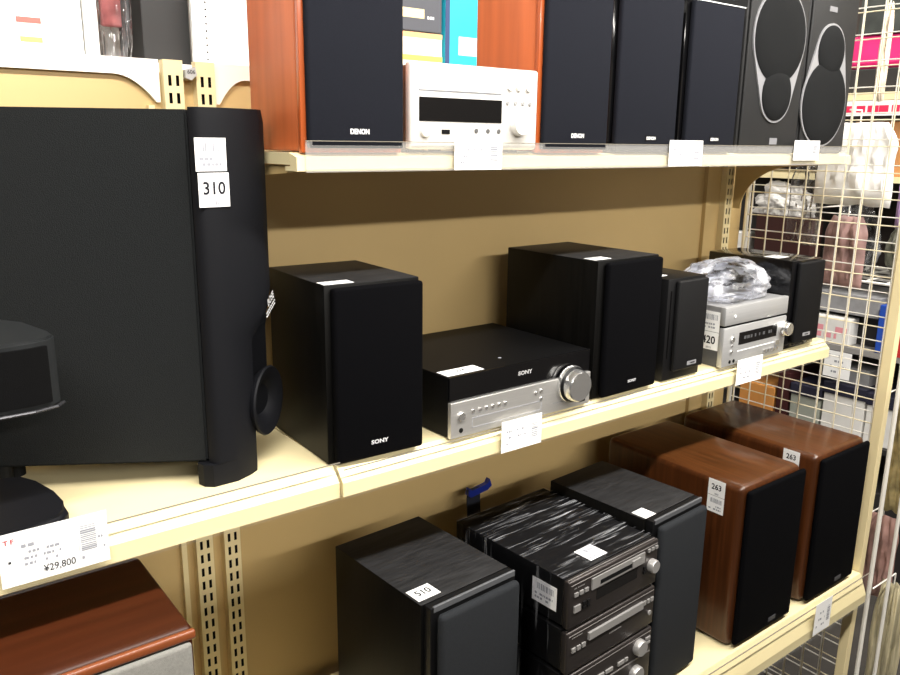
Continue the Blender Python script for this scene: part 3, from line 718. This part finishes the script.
# stretch film over the stack
def film():
    t = thing('stretch_film', 'clear stretch film with milky creases and painted light streaks wrapped over the hi-fi stack', 'plastic film', (.895, .833, LOWZ), 3)
    W, D, H = .2485, .285, .3575
    bm = bmesh.new(); nx, ny = 60, 70; g = []
    for j in range(ny + 1):
        row = []
        for i in range(nx + 1):
            x = -.0015 + (W + .001) * i / nx; y = .010 + (D - .005) * j / ny
            z = H + .0016 + .0010 * mnoise.noise(Vector((x * 10, y * 95, 1.3))) + .0008 * mnoise.noise(Vector((x * 22 + 5, y * 160, 4)))
            row.append(bm.verts.new((x, y, z)))
        g.append(row)
    for j in range(ny):
        for i in range(nx): bm.faces.new((g[j][i], g[j][i + 1], g[j + 1][i + 1], g[j + 1][i]))
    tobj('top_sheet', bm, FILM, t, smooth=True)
    bm = bmesh.new(); nz = 50; g = []
    for j in range(nz + 1):
        row = []
        for i in range(31):
            y = .035 + (D - .030) * i / 30; z = .012 + (H - .011) * j / nz
            x = -.0020 - .0012 * abs(mnoise.noise(Vector((y * 90, z * 9, 2.7))))
            row.append(bm.verts.new((x, y, z)))
        g.append(row)
    for j in range(nz):
        for i in range(30): bm.faces.new((g[j][i], g[j + 1][i], g[j + 1][i + 1], g[j][i + 1]))
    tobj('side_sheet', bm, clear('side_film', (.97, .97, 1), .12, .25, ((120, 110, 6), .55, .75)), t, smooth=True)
film()
# cable tie standing behind the stack
t = thing('cable_strap', 'dark strap with blue tip sticking up behind the hi-fi stack', 'strap', (1.048, 1.255, LOWZ))
bm = bmesh.new(); prev = None
for k in range(13):
    a = k / 12; z = .334 * a; off = .012 * math.sin(a * 5)
    v = [bm.verts.new((off + sx, dy, z)) for sx, dy in ((-.018, 0), (.018, 0), (.018, .003), (-.018, .003))]
    if prev:
        for i in range(4): bm.faces.new((prev[i], prev[(i + 1) % 4], v[(i + 1) % 4], v[i]))
    else: bm.faces.new(v)
    prev = v
bm.faces.new(prev); tobj('strap_band', bm, mat('navy_strap', (.012, .014, .025), .7), t)
bm = bmesh.new(); prism(bm, [(-.030, .322), (-.026, .338), (-.020, .330), (.024, .337), (.030, .347), (.036, .330), (.024, .322), (-.022, .316)], 'y', -.004, .008)
tobj('blue_tip', bm, mat('blue_plastic', (.012, .025, .22), .35), t)

# walnut speakers
def walnut(label, x, yaw, num_z, group='walnut speakers on the bottom shelf'):
    w, d, h = .228, .372, .378
    t = thing('bookshelf_speaker', label, 'speaker', (x, .8505, LOWZ), yaw, group)
    bm = bmesh.new(); box(bm, 0, w, 0, d, .003, h, .016, 6)
    bm.normal_update()
    for f in bm.faces:
        if f.normal.z > .7: f.material_index = 1
    tobj('cabinet', bm, [WALNUT, WALNUTT], t, smooth=True)
    bm = bmesh.new(); box(bm, .008, w - .001, -.013, -.0003, .010, h - .008, .007, 4); tobj('grille', bm, BLACKFAB, t, smooth=True)
    F = faces(w, d, h, .013)
    bm = bmesh.new(); F['front'].rect(bm, w * .58, w * .58 + .028, .024, .034, -.0005, .0012); b = tobj('badge', bm, mat('dark_badge', (.10, .10, .11), .4, metal=.5), t)
    FL = F['left']
    sticker(t, FL, d - .083, d - .042, h - .040, h - .004, '263', seed=51, num_h=.34, bars=True)
    sticker(t, FL, d - .083, d - .042, h - .078, h - .041, seed=52, lines=2)
    for fx in (.03, w - .03):
        for fy in (.04, d - .04):
            bm = bmesh.new(); cyl(bm, (fx, fy, 0), UP, .01, .0035, 12, .0004); tobj('foot', bm, MATTBLK, t)
walnut('walnut speaker standing next to the black speaker, the left one of the walnut pair', 1.424, 0, 0)
walnut('walnut speaker standing by the cream end post, the right one of the walnut pair', 1.716, 0, 0)

# cherry speaker at lower left
t = thing('bookshelf_speaker', 'big cherry speaker with grey front under the yen price tag', 'speaker', (-.16, .915, LOWZ), 0)
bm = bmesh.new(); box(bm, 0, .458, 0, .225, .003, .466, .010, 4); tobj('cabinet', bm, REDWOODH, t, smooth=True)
bm = bmesh.new(); box(bm, .002, .458, -.010, -.0004, .452, .4655, .004, 3); tobj('front_moulding', bm, mat('cherry_moulding', (.20, .052, .015), .35, coat=.15), t, smooth=True)
bm = bmesh.new(); box(bm, .006, .452, -.012, -.0004, .006, .450, .006, 3); tobj('grille', bm, GREYFACE, t, smooth=True)

# ------------------------------------------------------------------ price tags in the rails
def price_tag(label, x0, x1, z0, z1, y, seed, kind='small', tilt=0., yaw=0.):
    w, h = x1 - x0, z1 - z0
    t = thing('price_tag', label, 'price tag', (x0, y, z0), yaw, 'white price tags in the shelf rails')
    t.rotation_euler = (math.radians(tilt), 0, math.radians(yaw))
    tobj('card', B(0, w, -.0006, 0, 0, h), PAPER, t)
    F = Face((0, -.0006, 0), (1, 0, 0), UP); bm = bmesh.new()
    if kind == 'big':
        F.text(bm, 'T F', .006, h * .80, .0058, .0004, 2, 'LEFT', 1, .03)
        F.text(bm, '\u00a529,800', .045, h * .12, .0090, .0004, 0, 'LEFT', .85, .01)
        F.dashes(bm, .088, .096, h * .16, .004, .0004, 1, 3)
        F.dashes(bm, .024, .040, h * .68, .0042, .0004, 1, 5, 1)
        for k in range(3): F.dashes(bm, .026, .07 - .004 * k, h * (.56 - .11 * k), .0032, .0004, 1, seed + k, .55)
        F.rect(bm, .009, .012, h * .44, h * .48, .0002, .0004, 0)
        F.rect(bm, w * .715, w * .718, h * .12, h * .8, .0002, .0004, 1)
        F.barcode(bm, w * .735, w * .885, h * .32, h * .82, .0004, 1, 13, seed, True)
        F.dashes(bm, w * .90, w * .97, h * .7, .003, .0004, 1, 2, .5); F.dashes(bm, w * .90, w * .97, h * .5, .003, .0004, 1, 4, .5); F.dashes(bm, w * .90, w * .97, h * .3, .003, .0004, 1, 6, .5)
    else:
        for k in range(3): F.dashes(bm, w * .12, w * .62, h * (.62 - .2 * k), h * .06, .0004, 1, seed + k, .45)
        F.barcode(bm, w * .74, w * .9, h * .28, h * .76, .0004, 1, 8, seed, True)
    tobj('print', bm, [INK, INKG, INKR], t)
    return t
yt = .9792
price_tag('large price tag reading yen 29,800 in the rail at lower left', (.102), .222, -.511, -.444, yt, 61, 'big')
price_tag('price tag in the rail below the wide receiver with the chrome knob', .862, .956, -.519, -.463, yt - .006, 63)
price_tag('price tag in the rail below the silver receiver with the crumpled bag', 1.551, 1.650, -.520, -.462, yt - .006, 65)
price_tag('price tag in the rail below the white compact receiver', .758, .852, -.041, .005, yt, 67)
price_tag('price tag in the top rail between the two gloss black speakers', 1.266, 1.368, -.040, .008, yt, 69)
price_tag('price tag in the top rail below the graphite speaker with its small ring on top', 1.697, 1.802, -.031, .012, yt, 71)
price_tag('price tag in the bottom rail below the walnut speakers', 1.715, 1.790, -1.128, -1.046, .8095, 73, yaw=0)

# ------------------------------------------------------------------ goods of the next aisle, seen over the back panel
RZ = .116
def carton(name, label, cat, x0, x1, y0, y1, z0, z1, m, group=None, bev=.002):
    t = thing(name, label, cat, ((x0 + x1) / 2, y0, z0), 0, group); w = (x1 - x0) / 2
    tobj('body', B(-w, w, 0, y1 - y0, 0, z1 - z0, bev), m, t)
    return t, Face((-w, 0, 0), (1, 0, 0), UP), 2 * w, z1 - z0
WHITEBOX = mat('white_carton', (.86, .86, .84), .5)
t, F, w, h = carton('carton', 'big white carton with a red and a yellow bar at the top left', 'box', -.12, .343, 1.365, 1.55, RZ, .36, WHITEBOX)
bm = bmesh.new(); F.rect(bm, .373, .406, (.046), .054, 0, .0006); tobj('red_bar', bm, mat('faded_red', (.55, .12, .10), .6), t)
bm = bmesh.new(); F.rect(bm, .376, .406, .0195, .0270, 0, .0006); tobj('yellow_bar', bm, mat('faded_yellow', (.75, .70, .12), .6), t)
carton('carton', 'narrow white carton beside the large white carton at the top left', 'box', .346, .366, 1.365, 1.5, RZ, .36, WHITEBOX)
o = crumple('plastic_packet', 'clear plastic packet with reddish contents left of the black box', 'packet', (.398, 1.40, RZ), .030, .020, .30, PACK, 5, amp=.25, freq=1.6)
bm = B(.380, .412, 1.398, 1.406, RZ + .055, RZ + .22, .003); tag(tobj('insert_card', bm, mat('pink_card', (.55, .17, .17), .6, var=.3, vscale=40)), 'reddish card inside the clear packet at the top left', 'card')
carton('black_box', 'plain black box behind the paired uprights at the top', 'box', .435, .512, 1.375, 1.5, RZ, .36, mat('black_card', (.012, .012, .012), .6))
t = thing('perforated_board', 'white perforated board beside the cherry speaker at the top', 'board', (.553, 1.352, RZ))
bm = bmesh.new(); box(bm, -.045, .06, 0, .008, 0, .34); tobj('board', bm, mat('white_board', (.86, .86, .84), .5), t)
bm = bmesh.new()
for k in range(11): lathe(bm, [(0, 0), (.0016, 0), (.0016, .0005), (0, .0005)], (-.022, -.0001, .012 + k * .011), (0, -1, 0), 8)
tobj('holes', bm, INK, t)
t, F, w, h = carton('carton', 'grey carton with white lettering above the white receiver', 'box', 1.02, 1.197, 1.60, 1.74, .246, .42, mat('slate_card', (.06, .062, .075), .5))
bm = bmesh.new(); F.rect(bm, .03, .126, .028, .048, 0, .0006); tobj('gold_panel', bm, mat('gold_panel', (.75, .62, .32), .5), t)
bm = bmesh.new()
for k in range(14): F.rect(bm, .06 + k * .007, .068 + k * .007, .080 + .006 * math.sin(k * .7), .087 + .007 * math.sin(k * .7 + .4), 0, .0006)
F.dashes(bm, .135, .155, .028, .006, .0006, 0, 3, 1); tobj('white_print', bm, PALE, t)
t, F, w, h = carton('carton', 'white carton with yellow stripe standing behind the white receiver', 'box', 1.02, 1.198, 1.60, 1.76, RZ, .244, mat('cream_card', (.82, .74, .55), .5))
bm = bmesh.new(); F.rect(bm, 0.0, w, .066, .078, 0, .0006); tobj('yellow_stripe', bm, mat('yellow_stripe', (.75, .68, .08), .5), t)
bm = bmesh.new(); F.rect(bm, 0, w, .116, .1275, 0, .0006); tobj('orange_stripe', bm, mat('orange_stripe', (.72, .36, .16), .5), t)
t, F, w, h = carton('carton', 'bright cyan carton left of the second cherry speaker', 'box', 1.207, 1.40, 1.60, 1.74, RZ, .42, mat('cyan_card', (.02, .42, .58), .4))
bm = bmesh.new(); F.rect(bm, .040, .10, .086, .128, 0, .0006); tobj('white_panel', bm, mat('pale_cyan', (.55, .75, .80), .5), t)
bm = bmesh.new(); F.rect(bm, .0, .013, .0, h, 0, .0006); tobj('dark_edge', bm, mat('navy_edge', (.02, .04, .12), .5), t)

# ------------------------------------------------------------------ the display across the side aisle, facing the mesh
def sideshelf(label, z, m, th=.02, wire=False):
    t = thing('rack_shelf', label, 'shelf', (2.9, 1.6, z), 0, 'shelves of the rack beyond the mesh')
    if wire:
        bm = bmesh.new()
        for k in range(22): bar(bm, (0, -.75 + k * .07, -.006), (.37, -.75 + k * .07, -.006), .004, 6)
        for k in range(5): bar(bm, (k * .09, -.77, -.012), (k * .09, .77, -.012), .005, 6)
        tobj('wires', bm, WIREW, t)
    else: tobj('board', B(0, .39, -.8, .8, -th, 0), m, t)
    return t
DK = mat('rack_dark', (.02, .018, .017), .6)
t = thing('display_rack', 'beige framed rack with dark back panel beyond the mesh', 'rack', (3.36, 1.6, FLOORZ))
tobj('back_panel', B(-.008, .01, -.82, .82, 0, 2.17), mat('rack_back_brown', (.035, .026, .022), .7, var=.3, vscale=8), t)
for y in (-.80, .78): tobj('post', B(-.06, -.010, y - .02, y + .02, 0, 2.17), BEIGE, t)
for zz in (.16, -.12, -.45, -.73, -1.055):
    pass
t = sideshelf('cream top shelf of the rack beyond the mesh with a red-lettered strip', .182, CREAM, .026)
F = Face((-.0004, .8, 0), (0, -1, 0), UP)
bm = bmesh.new(); F.rect(bm, 0, 1.6, -.078, -.028, 0, .002); st = tobj('label_strip', bm, PAPER, t)
bm = bmesh.new(); F.dashes(bm, .76, 1.3, -.066, .022, .0026, 0, 4, .95); F.dashes(bm, 1.0, 1.02, -.066, .022, .0026, 0, 9, .95); tobj('print', bm, mat('red_print', (.7, .02, .08), .5), st)
sideshelf('second shelf of the rack beyond the mesh, under the cardboard box', -.10, CREAM, .02)
sideshelf('white wire shelf of the rack beyond the mesh', -.455, WIREW, wire=True)
sideshelf('dark shelf of the rack beyond the mesh, under the pink carton', -.715, mat('rack_grey', (.25, .24, .23), .5), .02)
sideshelf('lowest dark shelf of the rack beyond the mesh, under the white cartons', -1.06, DK, .02)
def sbox(name, label, cat, y0, y1, z0, z1, m, x0=2.93, x1=3.2, lid=None, card=None, group=None):
    t = thing(name, label, cat, (x0, (y0 + y1) / 2, z0), 0, group); h = (y1 - y0) / 2
    H = z1 - z0; hb = H - (.045 if lid else 0)
    tobj('body', B(0, x1 - x0, -h, h, 0, hb, .003), m, t)
    if lid: tobj('lid', B(-.006, x1 - x0 + .006, -h - .004, h + .004, hb + .0004, H, .003), lid, t)
    return t, Face((0, h, 0), (0, -1, 0), UP)
PINK = mat('hot_pink', (.72, .02, .16), .5, var=.15, vscale=12)
GREYB = mat('grey_plastic', (.30, .30, .31), .5, var=.2, vscale=20)
WH = mat('white_plastic', (.74, .73, .70), .5, var=.06, vscale=20)
sbox('black_case', 'black case under the hot pink bag on the rack beyond the mesh', 'case', 1.10, 1.53, .182, .262, DK)
bm = B(0, .24, -.225, .205, 0, .115, .02, 3); tag(tobj('pink_bag', bm, PINK, None, (2.94, 1.325, .2625)), 'hot pink bag on the top shelf beyond the mesh', 'bag')
sbox('black_case', 'tall black case on top of the hot pink bag beyond the mesh', 'case', 1.08, 1.50, .378, .56, mat('charcoal_case', (.035, .04, .035), .6, var=.4, vscale=15))
sbox('cardboard_box', 'orange brown cardboard box beyond the mesh under the red-lettered strip', 'box', 1.16, 1.47, -.10, .085, mat('cardboard', (.48, .22, .075), .7))
sbox('black_case', 'black case behind the white paper bag beyond the mesh', 'case', 1.63, 2.02, -.44, -.125, DK, 2.98, 3.25)
sbox('brown_box', 'dark red brown box on the wire shelf beyond the mesh', 'box', 1.565, 1.80, -.443, -.26, mat('maroon_card', (.035, .010, .008), .5), 2.90, 2.975)
crumple('paper_bag', 'crumpled white paper bag leaning on the brown box beyond the mesh', 'bag', (2.93, 1.70, -.2595), .035, .13, .12, mat('white_crumple', (.62, .60, .57), .6), 9, amp=.5, freq=1.4)
crumple('clear_packet', 'clear rustling packet on the wire shelf right of the brown box', 'packet', (2.97, 1.44, -.443), .05, .10, .25, PACK, 11, amp=.4, freq=1.8)
sbox('white_carton', 'small white carton at the left on the wire shelf beyond the mesh', 'box', 1.84, 2.0, -.443, -.34, WH, 2.91, 2.975)
crumple('clear_packet', 'grey green packet on the wire shelf at far right beyond the mesh', 'packet', (2.97, 1.24, -.443), .05, .075, .27, mat('olive_packet', (.10, .10, .075), .3, var=.6, vscale=25), 12, amp=.4, freq=1.8)
sbox('grey_tray', 'pale grey tray below the wire shelf beyond the mesh', 'tray', 1.30, 1.62, -.600, -.525, GREYB, 2.93, 3.2)
sbox('black_box', 'long black box under the pale grey tray beyond the mesh', 'box', 1.22, 1.62, -.7145, -.601, DK, 2.98, 3.2)
t, F = sbox('pink_carton', 'white carton with pink print standing in front of the long black box', 'box', 1.385, 1.54, -.7145, -.615, WH, 2.91, 2.975)
bm = bmesh.new(); F.dashes(bm, .01, .145, .045, .02, .0006, 0, 3, .8); F.dashes(bm, .03, .11, .02, .018, .0006, 0, 5, .8); tobj('pink_print', bm, mat('pink_print', (.75, .30, .34), .6), t)
t, F = sbox('blue_carton', 'bright blue carton at the right beyond the mesh', 'box', 1.19, 1.285, -.7145, -.54, mat('royal_blue', (.02, .07, .38), .4), 2.90, 2.97)
bm = bmesh.new(); F.rect(bm, .075, .095, 0, .17, 0, .0006); tobj('red_panel', bm, mat('red_panel', (.5, .03, .03), .5), t)
bm = B(0, .001, -.05, .05, 0, .10); t = tag(tobj('price_card', bm, PAPER, None, (2.890, 1.405, -.835)), 'white price card hanging below the pink carton beyond the mesh', 'price card')
F = Face((0, .05, 0), (0, -1, 0), UP); bm = bmesh.new()
for k in range(4): F.dashes(bm, .015, .085, .018 + .02 * k, .008, .0006, 0, k, .6)
tobj('print', bm, INKG, t)
for k, (y0, y1, lab) in enumerate(((1.655, 1.81, 'orange box at the left on the lowest shelf beyond the mesh'),)):
    sbox('orange_box', lab, 'box', y0, y1, -1.06, -.945, mat('orange_card', (.62, .27, .07), .5, var=.1, vscale=10), 2.92, 3.15)
sbox('maroon_box', 'tall dark maroon box right of the orange box beyond the mesh', 'box', 1.595, 1.645, -1.06, -.87, mat('maroon_dark', (.05, .012, .012), .5), 2.92, 3.15)
LIDN = mat('navy_lid', (.018, .018, .035), .5)
sbox('storage_case', 'grey green storage case with dark lid, left one of the row behind the walnut speaker', 'storage case', 1.465, 1.585, -1.06, -.90, mat('grey_green', (.34, .36, .31), .5), 2.92, 3.15, LIDN, group='storage cases beyond the mesh')
sbox('storage_case', 'white storage case with navy lid in the middle of the row behind the walnut speaker', 'storage case', 1.30, 1.455, -1.06, -.862, WH, 2.92, 3.15, LIDN, group='storage cases beyond the mesh')
sbox('storage_case', 'white storage case with navy lid by the cream end post, right one of the row', 'storage case', 1.17, 1.292, -1.06, -.868, WH, 2.92, 3.15, LIDN, group='storage cases beyond the mesh')
sbox('grey_plastic_case', 'grey flat case lying on the navy lid of the middle storage case', 'case', 1.31, 1.45, -.861, -.80, GREYB, 2.95, 3.15)
sbox('black_case', 'black case on the floor under the rack beyond the mesh', 'case', 1.02, 1.45, FLOORZ, -1.24, DK)
# hanging things between the mesh and the rack
WB = mat('white_bag_plastic', (.84, .83, .82), .4)
def hanging(name, label, cat, x, y, ztop, w, h, m, seed, th=.03):
    """soft flat bag or packet: a cushion with rounded corners, gathered at the top and wrinkled"""
    t = thing(name, label, cat, (x, y, ztop - h))
    bm = bmesh.new(); n = 26; sides = []
    for sg in (-1, 1):
        g = []
        for j in range(n + 1):
            v = j / n; row = []
            for i in range(n + 1):
                q = 2 * i / n - 1
                edge = (1 - abs(q) ** 4) * (1 - abs(2 * v - 1) ** 4)
                gather = 1 - .30 * max(0, (v - .72) / .28) ** 1.3
                wr = mnoise.turbulence(Vector((q * 1.7 + seed * 3.7, v * 2.1, seed + sg * 2.)), 4, True) - .6
                wr2 = mnoise.noise(Vector((q * 5 + seed, v * 2.2 + seed, sg * 3.)))
                yy = q * w / 2 * gather * (1 + .10 * mnoise.noise(Vector((seed * 5., v * 3, 0))))
                row.append(bm.verts.new((sg * th * max(.02, edge ** .6) * (1 + .9 * wr + .35 * wr2), yy, h * (v + .035 * mnoise.noise(Vector((q * 2.2, seed * 2., v)))))))
            g.append(row)
        for j in range(n):
            for i in range(n): bm.faces.new((g[j][i], g[j][i + 1], g[j + 1][i + 1], g[j + 1][i]))
        sides.append(g)
    a, b = sides
    loop = [(j, 0) for j in range(n + 1)] + [(n, i) for i in range(1, n + 1)] + [(j, n) for j in range(n - 1, -1, -1)] + [(0, i) for i in range(n - 1, 0, -1)]
    for k in range(len(loop)):
        p, q = loop[k], loop[(k + 1) % len(loop)]
        bm.faces.new((a[p[0]][p[1]], a[q[0]][q[1]], b[q[0]][q[1]], b[p[0]][p[1]]))
    tobj('body', bm, m, t, smooth=True)
    bm = bmesh.new(); bar(bm, (0, 0, h * .95), (0, 0, h + .03), .002, 8); bar(bm, (0, 0, h + .03), (2.068 - x, 0, h + .03), .002, 8); tobj('hook', bm, WIREW, t)
    return t
hanging('carrier_bag', 'white carrier bag hanging at the right end of the top shelf behind the mesh', 'bag', 2.13, 1.055, .060, .20, .21, WB, 4, .035)
t = hanging('carrier_bag', 'white and purple bag hanging at the right edge behind the mesh', 'bag', 2.16, .920, .05, .06, .25, mat('purple_bag', (.40, .26, .50), .4, var=.5, vscale=9), 6, .02)
hanging('pink_packet', 'pinkish clear packet hanging below the white carrier bag', 'packet', 2.28, 1.13, -.19, .12, .20, mat('rosy_packet', (.36, .22, .20), .35, var=.5, vscale=14), 8, .02)
hanging('clear_packet', 'grey clear packet hanging under the end of the top shelf', 'packet', 2.17, 1.20, -.05, .10, .22, PACK, 10, .02)
hanging('wrapped_brush', 'cream wrapped brush hanging high beyond the mesh', 'brush', 2.5, 1.195, .40, .03, .27, mat('cream_wrap', (.66, .55, .42), .5, var=.4, vscale=30), 14, .015)
hanging('golden_packet', 'creased golden foil packet hanging at the right edge beside the white rods', 'packet', 2.2, .862, -.63, .075, .34, mat('gold_foil', (.52, .42, .20), .35, metal=.4, var=.5, vscale=18), 16, .02)
hanging('golden_packet', 'lower pale golden pleated packet hanging at the right edge by the rods', 'packet', 2.2, .835, -1.17, .085, .34, mat('pale_foil', (.58, .52, .34), .35, metal=.3, var=.6, vscale=1, stretch=(90, 90, 3)), 18, .02)
hanging('pink_packet', 'dull pink packet hanging behind the white rods at the bottom shelf end', 'packet', 2.3, .93, -1.03, .10, .26, mat('dull_pink', (.36, .21, .18), .5, var=.4, vscale=15), 20, .02)

# ------------------------------------------------------------------ light
def area(name, loc, target, sx, sy, power, col=(1, .96, .90)):
    l = bpy.data.lights.new(name, 'AREA'); l.shape = 'RECTANGLE'; l.size = sx; l.size_y = sy; l.energy = power; l.color = col
    o = bpy.data.objects.new(name, l); C.objects.link(o); o.location = loc
    o.rotation_euler = (Vector(target) - Vector(loc)).to_track_quat('-Z', 'Y').to_euler()
    return o
area('aisle_tube_light', (.9, -.05, 1.40), (.9, .45, 0), 4.5, .12, 125)
area('far_tube_light', (.9, -3.2, 1.40), (.9, 0, -.1), 5.0, .07, 92)
area('rear_tube_light', (.9, 2.5, 1.40), (.9, 2.2, 0), 4.5, .15, 30)
area('side_tube_light', (2.55, 1.0, 1.40), (2.6, 1.1, 0), .25, 2.2, 26)
w = bpy.data.worlds.new('store_ambient'); SC.world = w; w.use_nodes = True
w.node_tree.nodes['Background'].inputs[0].default_value = (1, .95, .88, 1)
w.node_tree.nodes['Background'].inputs[1].default_value = .03

# ------------------------------------------------------------------ camera
f, pit, yaw, rol = 805.138, .238107, .655865, .0112626
cy, sy = math.cos(yaw), math.sin(yaw)
Fw = Vector((sy * math.cos(pit), cy * math.cos(pit), -math.sin(pit))); r = Vector((cy, -sy, 0)); u = r.cross(Fw)
r2 = r * math.cos(rol) + u * math.sin(rol); u2 = -r * math.sin(rol) + u * math.cos(rol)
cam = bpy.data.cameras.new('camera'); co = bpy.data.objects.new('camera', cam); C.objects.link(co)
cam.sensor_width = 36; cam.lens = f / 900 * 36; cam.clip_start = .02
m3 = Matrix((r2, u2, -Fw)).transposed(); co.matrix_world = m3.to_4x4()
SC.camera = co
SC.view_settings.view_transform = 'Standard'; SC.view_settings.look = 'None'
SC.view_settings.gamma = 1; SC.view_settings.use_curve_mapping = False; SC.view_settings.exposure = 0.6
